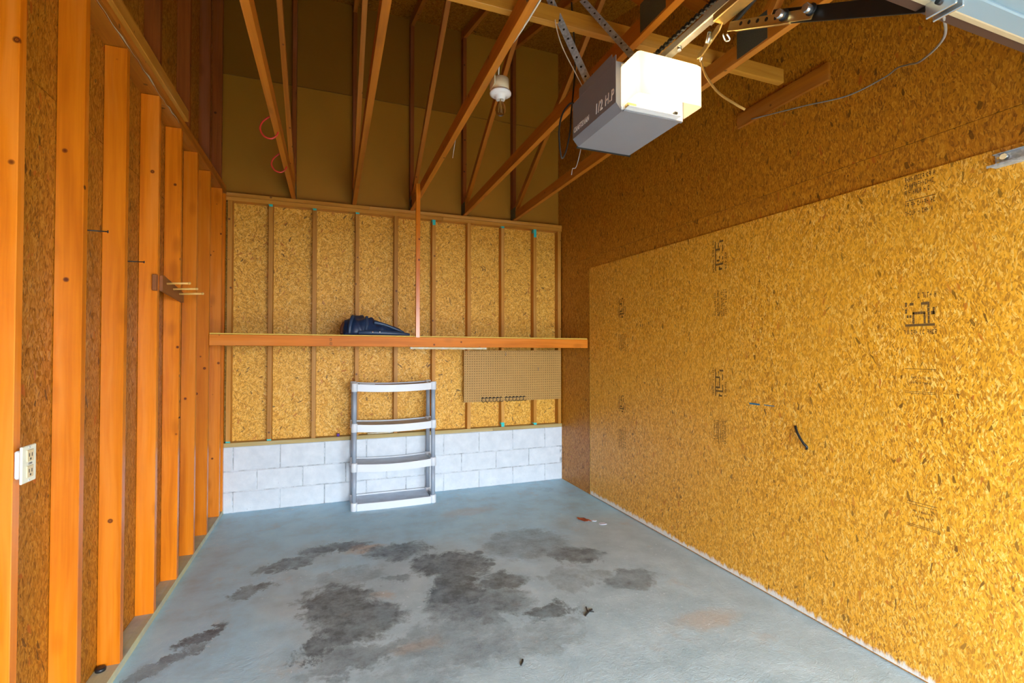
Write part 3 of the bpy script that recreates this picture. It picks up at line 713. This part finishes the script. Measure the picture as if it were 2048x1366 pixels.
for lab, xa in (('black hook rack on the pegboard, nearer the shelving unit', 1.525), ('black hook rack on the pegboard, nearer the right wall', 1.797)):
    Rk = thing('hook_rack', (xa + .11, D - .01, .955), lab, 'hook rack', 'hook racks')
    box('rail', xa, xa + .225, y0 - .006, y0 - .0005, .957, .963, M['black'], Rk)
    for q in range(6):
        x = xa + .008 + q * .042
        bm = bmesh.new()
        add_tube(bm, [Vector(p) for p in ((x, y0 - .004, .968), (x, y0 - .004, .925), (x + .004, y0 - .02, .921), (x + .012, y0 - .045, .922), (x + .016, y0 - .05, .934))], .0032, 6)
        add_tube(bm, [Vector(p) for p in ((x, y0 - .004, .966), (x + .006, y0 - .02, .970), (x + .012, y0 - .03, .962))], .0042, 6)
        bmobj('hook', bm, M['black'], Rk)
for x, z, lab in ((1.803, 1.44, 'small steel hook high on the pegboard'), (2.194, 1.269, 'small steel hook toward the right side of the pegboard')):
    tag(tube('peg_hook', [(x, y0 - .0005, z + .015), (x, y0 - .012, z + .012), (x, y0 - .012, z - .012), (x - .004, y0 - .022, z - .018), (x - .008, y0 - .028, z - .006)], .0022, M['cord_grey'], None, 4, 6), lab, 'hook', 'loose pegboard hooks')

# ------------------------------------------------------------------ garage door opener
G = thing('garage_door_opener', (1.205, 1.79, 2.43), 'grey ceiling-hung garage door opener with glowing lamp cover and rail', 'door opener')
hx0, hx1, hy0, hy1 = 1.041, 1.374, 1.615, 1.975
H = prism('housing', [(hx0, 2.462), (hx0 + .027, 2.430), (hx1 - .027, 2.430), (hx1, 2.462), (hx1, 2.625), (hx0, 2.625)], 'y', hy0, hy1, M['grey_paint'], G)
box('side_flange', hx0, hx0 + .003, hy0 + .03, hy0 + .30, 2.625, 2.668, M['grey_paint'], H, 0.0005)
box('side_flange', hx0, hx0 + .003, hy0, hy0 + .03, 2.625, 2.650, M['grey_paint'], H, 0.0005)
box('side_flange', hx1 - .003, hx1, hy0 + .03, hy0 + .30, 2.625, 2.668, M['grey_paint'], H, 0.0005)
box('bottom_lip', hx0 + .02, hx1 - .02, hy1, hy1 + .004, 2.424, 2.434, M['dark_metal'], H, 0.0005)
box('front_lip', hx0 + .03, hx1 - .02, hy0 - .010, hy0, 2.428, 2.433, M['grey_paint'], H, 0.0005)
for s, size, yA, z in (('1/2 H.P', 0.066, 1.775, 2.483), ('CRAFTSMAN', 0.034, 1.966, 2.485)):
    me = text_mesh(s, size, 0.12)
    wv = max(v.co.x for v in me.vertices)
    tw = 0.148 if s[0] == '1' else 0.140
    mt_ = Matrix(((0, 0, -1, hx0 - 0.0004), (-1, 0, 0, yA), (0, 1, 0, z), (0, 0, 0, 1))) @ Matrix.Diagonal((tw / wv, 0.9 if s[0] == '1' else 1.0, 1, 1))
    link('lettering', me, M['white_ink'], H, mt_)
# lamp cover: open-bottomed box of lit plastic
bm = bmesh.new()
lx0, lx1, ly0, ly1, lz0, lz1 = 1.063, 1.365, 1.500, 1.613, 2.446, 2.612
def lens_ring(z, ins):
    r = 0.014; pts_ = []
    for cx, cy, a0 in ((lx1 - r - ins, ly0 + r + ins, -PI / 2), ):
        pass
    out = [(lx0 + ins, ly1)]
    for q in range(5): a = PI + q / 4 * PI / 2; out.append((lx0 + ins + r + r * math.cos(a), ly0 + ins + r + r * math.sin(a)))
    for q in range(5): a = 1.5 * PI + q / 4 * PI / 2; out.append((lx1 - ins - r + r * math.cos(a), ly0 + ins + r + r * math.sin(a)))
    out.append((lx1 - ins, ly1)); return [bm.verts.new((x, y, z)) for x, y in out]
ro = [lens_ring(lz0, 0), lens_ring(lz1 - .010, 0), lens_ring(lz1, .008)]
for a, b in zip(ro, ro[1:]):
    for i in range(len(a) - 1): bm.faces.new((a[i], a[i + 1], b[i + 1], b[i]))
bm.faces.new(ro[-1])
bmobj('lamp_cover', bm, M['lens'], G, True)
lathe('bulb', [(.001, 0), (.02, .004), (.03, .02), (.028, .04), (.014, .062), (.013, .085), (.001, .086)], (1.225, 1.535, 2.53), M['bulb'], G, 16, (0, 1, 0))
box('reflector', hx0 + .024, hx1 - .012, hy0 - .003, hy0 - .0003, 2.436, 2.618, M['plastic_w'], G, .0005)
box('reflector_floor', hx0 + .034, hx1 - .050, hy0 - .040, hy0 - .003, 2.4345, 2.437, M['plastic_w'], G, .0005)
box('socket_plate', 1.08, 1.12, 1.59, 1.614, 2.446, 2.456, M['brass'], G, .001)
box('socket_plate', 1.30, 1.315, 1.585, 1.60, 2.447, 2.456, M['dark_metal'], G, .001)
# rail, chain, trolley, arm
RLZ = 2.690
rail = box('rail', 1.276, 1.316, -1.70, 1.40, RLZ, RLZ + .04, M['rail'], G, 0.004)
box('rail_inner', 1.279, 1.313, 1.395, 1.70, RLZ + .004, RLZ + .036, M['rail'], G, 0.003)
box('rail_mount', 1.262, 1.330, 1.66, 1.80, 2.626, RLZ, M['galv'], G, 0.002)
cyl('bolt', (1.290, 1.545, RLZ - .012), (1.290, 1.545, RLZ + .006), .009, M['steel'], rail, n=6)
bm = bmesh.new()
for i in range(64):
    y = 0.9 + i * 0.0125
    add_box(bm, 1.252, 1.258, y, y + .0085, RLZ + .020, RLZ + .036) if i % 2 else add_box(bm, 1.248, 1.262, y, y + .0105, RLZ + .022, RLZ + .034)
ch = bmobj('chain', bm, M['dark_metal'], G); ch['kind'] = 'stuff'
tr = box('trolley', 1.270, 1.322, 1.17, 1.345, RLZ - .030, RLZ - .002, M['brass'], G, 0.003)
prism('release_lever', [(1.455, 2.612), (1.462, 2.600), (1.44, 2.598), (1.35, 2.640), (1.33, 2.664), (1.36, 2.662)], 'x', 1.302, 1.308, M['brass'], tr)
cyl('lever_pin', (1.296, 1.40, 2.622), (1.296, 1.385, 2.655), .008, M['steel'], tr, n=8)
tube('release_hook', [(1.305, 1.448, 2.604), (1.310, 1.452, 2.590), (1.304, 1.440, 2.582), (1.300, 1.432, 2.592)], .003, M['steel'], tr, 4, 6)
tube('conduit', [(1.33, 1.05, 2.74), (1.335, 1.16, 2.70), (1.33, 1.25, 2.665), (1.325, 1.305, 2.645)], .010, M['dark_metal'], G)
# door arm: perforated bar with bolts, then dark straight arm down to the door bracket
arm = beam('door_arm', (1.3, 1.30, 2.622), (1.3, 0.985, 2.462), 0.005, 0.030, M['brass'], G, (1, 0, 0), .001)
beam('arm_edge', (1.3, 1.27, 2.590), (1.3, 1.06, 2.482), 0.012, 0.005, M['brass'], arm, (1, 0, 0), .001)
bm = bmesh.new()
for i in range(6):
    y = 1.245 - i * .034; z = 2.462 + (y - .985) * (2.622 - 2.462) / (1.30 - .985)
    add_cyl(bm, (1.2965, y, z + .004), (1.3035, y, z + .004), .0065, n=8)
bmobj('arm_holes', bm, M['dark_metal'], arm)['kind'] = 'stuff'
beam('lower_arm', (1.304, 1.13, 2.545), (1.304, 0.672, 2.285), 0.006, 0.042, M['dark_metal'], G, (1, 0, 0), .001)
for y, z in ((1.078, 2.516), (0.988, 2.474)):
    cyl('arm_bolt', (1.294, y, z), (1.270, y, z), .013, M['steel'], arm, n=6); cyl('arm_bolt', (1.296, y, z), (1.293, y, z), .017, M['dark_metal'], arm, n=12)
tube('clevis', [(1.29, 1.318, 2.605), (1.31, 1.325, 2.590), (1.31, 1.305, 2.582), (1.29, 1.30, 2.595)], .003, M['steel'], tr, 4, 6)
# hanging straps of slotted angle
def slotted(p0, p1, w, up, parent):
    a = beam('hanging_strap', p0, p1, w, 0.003, M['galv'], parent, up, .0005)
    m, L = frame(p0, p1, up)
    fl_ = link('strap_flange', box_mesh(0.003, w * .8, L, .0005), M['galv'], a, m @ Matrix.Translation((w / 2, w * .4, 0)))
    n = int(L / 0.05); bm = bmesh.new()
    for i in range(n):
        z = -L / 2 + (i + .5) * L / n
        add_cyl(bm, m @ Vector((0, -.0022, z)), m @ Vector((0, .0022, z)), .0055, n=8)
    bmobj('strap_holes', bm, M['dark_metal'], a)['kind'] = 'stuff'
slotted((1.100, 1.90, 2.660), (0.962, 2.06, 3.16), 0.032, (0.8, -0.6, 0.2), G)
slotted((1.285, 1.70, 2.640), (1.140, 2.062, 3.20), 0.030, (0.8, -0.6, 0.2), G)
tube('power_cord', [(1.06, 1.98, 2.630), (1.04, 2.0, 2.640), (1.00, 2.0, 2.585), (0.982, 2.0, 2.50), (0.990, 2.0, 2.40), (1.000, 2.0, 2.378), (1.020, 2.0, 2.42), (1.045, 2.01, 2.52), (1.06, 2.03, 2.60), (1.085, 2.05, 2.75), (1.093, 2.05, 2.90), (1.08, 2.06, 3.17)], .0042, M['cord_black'], G)
tube('antenna_wire', [(1.09, 1.978, 2.455), (1.083, 1.99, 2.40), (1.070, 2.0, 2.345), (1.052, 2.0, 2.335), (1.046, 2.0, 2.305)], .0018, M['cord_grey'], G)
tube('bell_wire', [(1.095, 1.93, 2.65), (1.06, 1.97, 2.76), (1.00, 2.0, 2.90), (0.975, 2.02, 3.02), (0.975, 2.05, 3.16)], .0025, M['cord_white'], G)
tag(tube('release_rope', [(1.305, 1.440, 2.582), (1.300, 1.425, 2.54), (1.298, 1.40, 2.49), (1.31, 1.36, 2.42), (1.335, 1.31, 2.36), (1.36, 1.29, 2.335)], .0042, M['rope'], None, 8, 8),
    'golden rope hanging from the opener release lever', 'rope')

# ------------------------------------------------------------------ open overhead door, its track
door = struct(link('door_1', None, None, None, Matrix.Translation((1.15, -0.4, 2.28))), 'white overhead garage door rolled open under the ceiling')
dz = 2.300
for i in range(4):
    yb = 0.700 - i * 0.545
    s = box('door_section', 0.02, 2.43, yb - 0.535, yb, dz, dz + .045, M['door_paint'], door, 0.004)
    box('section_rail', 0.02, 2.43, yb - 0.056, yb - 0.004, dz - .008, dz + .002, M['door_paint'], s, 0.003)
    for xx in (0.05, 2.38): box('end_stile', xx - .03, xx + .03, yb - .53, yb - .06, dz - .004, dz + .002, M['door_paint'], s, 0.002)
box('edge_lip', 0.02, 2.43, 0.688, 0.703, dz - .010, dz - .002, M['door_cream'], door, 0.002)
box('top_seal', 0.02, 2.43, 0.703, 0.728, dz - .004, dz + .006, M['door_edge'], door, 0.001)
box('arm_bracket', 1.286, 1.292, 0.64, 0.700, dz - .045, dz - .008, M['steel'], door, 0.002)
box('arm_bracket', 1.312, 1.318, 0.64, 0.700, dz - .045, dz - .008, M['steel'], door, 0.002)
cyl('bracket_pin', (1.280, .672, dz - .022), (1.326, .672, dz - .022), .006, M['dark_metal'], door, n=10)
TK = thing('door_track', (2.46, -0.2, 2.21), 'galvanised horizontal door track along the right wall', 'door track')
bm = bmesh.new(); ty0, ty1 = -1.70, 1.118
add_box(bm, XR - .004, XR - .001, ty0, ty1, 2.213, 2.266); add_box(bm, XR - .036, XR - .004, ty0, ty1, 2.213, 2.2155)
add_box(bm, XR - .022, XR - .004, ty0, ty1, 2.2635, 2.266); add_box(bm, XR - .038, XR - .0355, ty0, ty1 + .012, 2.213, 2.222)
bmobj('channel', bm, M['galv'], TK)
cyl('roller_bolt', (XR - .022, 1.085, 2.248), (XR - .004, 1.085, 2.248), .012, M['steel'], TK, n=10)
for z in (2.232, 2.252): cyl('rivet', (XR - .006, 1.108, z), (XR - .0035, 1.108, z), .005, M['brass'], TK, n=10)
tag(tube('door_cable', [(1.33, .69, 2.285), (1.55, .80, 2.335), (1.85, 1.02, 2.46), (2.10, 1.20, 2.60), (2.30, 1.36, 2.715), (2.44, 1.50, 2.775), (2.478, 1.70, 2.795), (2.478, 1.95, 2.86), (2.478, 2.30, 2.945)], .0034, M['cord_grey'], None, 8, 7),
    'thin grey wire looping from the open door to the right wall', 'wire')

# ------------------------------------------------------------------ lampholder with clear bulb
F = thing('ceiling_lampholder', (0.845, 2.44, 2.86), 'white porcelain lampholder with clear bulb on the middle truss', 'lamp')
lathe('junction_box', [(.030, .075), (.045, .070), (.047, .0), (.030, 0)], (0.848, 2.44, 2.878), M['beige'], F, 20)
box('box_tab', .800, .806, 2.40, 2.48, 2.90, 2.96, M['beige'], F, .001)
lathe('base', [(.012, .012), (.056, .012), (.0585, .006), (.058, .0), (.045, -.006), (.028, -.010), (.024, -.030), (.019, -.032), (.0175, -.010), (.005, -.010)], (0.848, 2.44, 2.866), M['porcelain'], F, 32)
for a in (0.6, 0.6 + PI): cyl('screw', (0.848 + .04 * math.cos(a), 2.44 + .04 * math.sin(a), 2.8595), (.848 + .04 * math.cos(a), 2.44 + .04 * math.sin(a), 2.8625), .004, M['steel'], F, n=8)
lathe('bulb', [(.012, .0), (.013, -.02), (.020, -.038), (.027, -.058), (.028, -.072), (.022, -.09), (.010, -.100), (.001, -.102)], (0.848, 2.44, 2.852), M['glass'], F, 24)
bm = bmesh.new()
for dx, dy in ((-.008, 0), (.008, 0.003), (0, -.006)):
    add_tube(bm, [Vector(p) for p in ((.848, 2.44, 2.845), (.848 + dx * .4, 2.44 + dy, 2.81), (.848 + dx, 2.44 + dy, 2.785), (.848 + dx * 1.2, 2.44 + dy, 2.768))], .0015, 5)
bmobj('filament_stem', bm, M['brass'], F)
tube('supply_cable', [(.83, 2.42, 2.952), (.812, 2.35, 2.99), (.803, 2.25, 2.985), (.800, 2.10, 2.945), (.801, 1.9, 2.935), (.803, 1.6, 2.94)], .004, M['cord_white'], F)
tube('loose_wire', [(.800, 3.25, 2.95), (.802, 3.3, 2.91), (.806, 3.36, 2.86)], .002, M['cord_white'], F)
tag(tube('cable_stub', [(.755, 4.93, 3.01), (.748, 4.91, 2.985), (.746, 4.90, 2.945), (.750, 4.905, 2.93)], .006, M['cord_black'], None, 6, 8), 'short black cable end at the foot of the middle truss', 'cable')

# ------------------------------------------------------------------ red utility hooks under the first truss
for y, z, lab in ((3.38, 2.955, 'red vinyl hook on the left truss, nearer the camera'), (4.00, 2.955, 'red vinyl hook on the left truss, nearer the back wall')):
    x = -0.370
    tag(tube('utility_hook', [(x + .004, y, z + .02), (x - .012, y, z + .005), (x - .045, y, z - .03), (x - .058, y, z - .075), (x - .035, y, z - .118), (x + .005, y, z - .128), (x + .035, y, z - .105), (x + .045, y, z - .08)], .0055, M['red'], None, 6, 8), lab, 'hook', 'red utility hooks')

# ------------------------------------------------------------------ left wall fittings
O = thing('outlet_box', (-.895, 1.94, 1.09), 'white outlet box with ivory double socket on the left studs', 'outlet')
box('box_body', XL + .001, -0.884, 1.915, 1.972, 1.092, 1.178, M['box_white'], O, .004)
cv = box('cover_plate', -0.885, -0.878, 1.900, 1.976, 1.078, 1.192, M['ivory'], O, .003)
for z in (1.111, 1.160):
    box('receptacle', -0.8785, -0.8755, 1.923, 1.957, z - .018, z + .018, M['beige'], cv, .002)
    for dy in (-.007, .007): box('slot', -0.876, -0.8750, 1.940 + dy - .0016, 1.940 + dy + .0016, z - .003, z + .008, M['black'], cv, 0)
    box('slot', -0.876, -0.8750, 1.937, 1.943, z - .013, z - .007, M['black'], cv, 0)
box('reset_bar', -0.8785, -0.8755, 1.932, 1.950, 1.1325, 1.1385, M['cord_grey'], cv, .001)
for z in (1.084, 1.186): cyl('plate_screw', (-.8784, 1.938, z), (-.877, 1.938, z), .003, M['steel'], cv, n=8)
K = thing('peg_rack', (-.90, 3.26, 1.85), 'small brown wooden peg rack with three dowels on a left stud', 'rack')
prism('bracket', [(3.225, 1.905), (3.25, 1.910), (3.62, 1.855), (3.64, 1.845), (3.64, 1.79), (3.25, 1.818), (3.225, 1.820)], 'x', XL + .001, XL + .016, M['rack_wood'], K)
box('back_block', XL - .02, XL + .002, 3.170, 3.194, 1.815, 1.905, M['rack_wood'], K, .003)
for (y, z, ln) in ((3.30, 1.870, .115), (3.42, 1.852, .125), (3.54, 1.836, .13)):
    p0 = Vector((XL + .014, y, z)); p1 = p0 + Vector((ln, -.01, .006))
    pg = cyl('peg', p0, p1, .0065, M['dowel'], K, n=10)
    lathe('peg_tip', [(.001, -.006), (.006, -.005), (.009, 0), (.006, .006), (.001, .008)], p1, M['dowel'], pg, 10, (1, 0, 0.05))
for y, z, lab in ((2.372, 1.966, 'long dark nail between the first full left studs, higher one'), (2.779, 1.912, 'long dark nail beside the knotty left stud, lower one')):
    N = thing('nail', (XL - .03, y, z), lab, 'nail', 'long nails in the left studs')
    cyl('shank', (XL - .022, y - .002, z - .004), (XL + .052, y + .03, z + .002), .0026, M['dark_metal'], N, n=8)
    cyl('head', (XL + .052, y + .03, z + .002), (XL + .055, y + .0315, z + .002), .006, M['dark_metal'], N, n=10)
tag(cyl('bent_nail', (XL - .004, 3.636, 1.05), (XL + .012, 3.60, 1.062), .003, M['dark_metal'], None, n=8), 'short bent nail low on a left stud', 'nail')
lathe('anchor_nut', [(.012, 0), (.020, 0), (.021, .006), (.020, .014), (.012, .014)], (-0.968, 2.715, 0.0385), M['black'], None, 16)
tag(bpy.data.objects['anchor_nut'], 'black anchor nut on the left bottom plate', 'nut')

# ------------------------------------------------------------------ small things on sill, wall and floor
tag(cyl('bottle_cap', (0.068, D + .025, .6375), (0.068, D + .025, .664), .014, M['purple'], None, n=16), 'purple bottle cap on the back sill', 'cap')
tag(beam('shim_stick', (0.345, D + .03, .6445), (0.60, D + .036, .6445), .012, .012, M['pale_x'], None, (0, 1, 0), .001), 'pale stick lying on the back sill behind the shelving unit', 'stick')
tag(tube('wall_handle', [(XR - .003, 2.018, 1.052), (XR - .014, 2.005, 1.035), (XR - .020, 1.985, 1.005), (XR - .018, 1.960, .968), (XR - .010, 1.944, .948), (XR - .003, 1.952, .934)], .0065, M['dark_metal'], None, 6, 8),
    'dark bent metal handle on the right strand-board wall', 'handle')
bm = bmesh.new(); rr = random.Random(3); vsl = []
for i in range(12):
    a = 2 * PI * i / 12; r = .045 * (0.5 + rr.random() * .8); vsl.append(bm.verts.new((2.075 + r * math.cos(a) * .7 + .03 * math.sin(a), 3.74 - r * math.sin(a) * 1.4, .004 + .012 * rr.random())))
cv_ = bm.verts.new((2.075, 3.74, .012))
for i in range(12): bm.faces.new((vsl[i], vsl[(i + 1) % 12], cv_))
ex = bmesh.ops.extrude_face_region(bm, geom=bm.faces[:])
for v in [g for g in ex['geom'] if isinstance(g, bmesh.types.BMVert)]: v.co.z -= .003
tag(bmobj('dry_leaf', bm, M['rust_leaf']), 'rust-brown dry leaf on the floor near the right wall', 'leaf')
bm = bmesh.new()
add_tube(bm, [Vector(p) for p in ((1.335, 2.40, .005), (1.36, 2.418, .006), (1.39, 2.44, .005), (1.405, 2.445, .004))], .005, 6)
add_tube(bm, [Vector(p) for p in ((1.365, 2.42, .006), (1.375, 2.455, .008), (1.38, 2.47, .010))], .0035, 6)
add_tube(bm, [Vector(p) for p in ((1.375, 2.43, .006), (1.40, 2.415, .006))], .003, 6)
tag(bmobj('twig', bm, M['dark_twig']), 'small black twig on the floor right of the stains', 'twig')
tag(tube('wood_splinter', [(0.845, 2.135, .004), (0.862, 2.155, .005), (0.868, 2.17, .004)], .004, M['dark_twig'], None, 3, 6), 'tiny black splinter on the floor at the front', 'splinter')
for x, y, r, lab in ((2.178, 3.607, .035, 'larger pale paint chip on the floor near the leaf'), (2.15, 3.70, .02, 'smaller pale paint chip on the floor near the leaf')):
    bm = bmesh.new(); pts_ = [(x + r * (0.7 + .5 * rr.random()) * math.cos(2 * PI * i / 9), y + r * (0.6 + .4 * rr.random()) * math.sin(2 * PI * i / 9)) for i in range(9)]
    A = [bm.verts.new((a, b, .0005)) for a, b in pts_]; Bv = [bm.verts.new((a, b, .003)) for a, b in pts_]
    bm.faces.new(A[::-1]); bm.faces.new(Bv)
    for i in range(9): bm.faces.new((A[i], A[(i + 1) % 9], Bv[(i + 1) % 9], Bv[i]))
    tag(bmobj('paint_chip', bm, M['paint_chip']), lab, 'paint chip', 'paint chips')
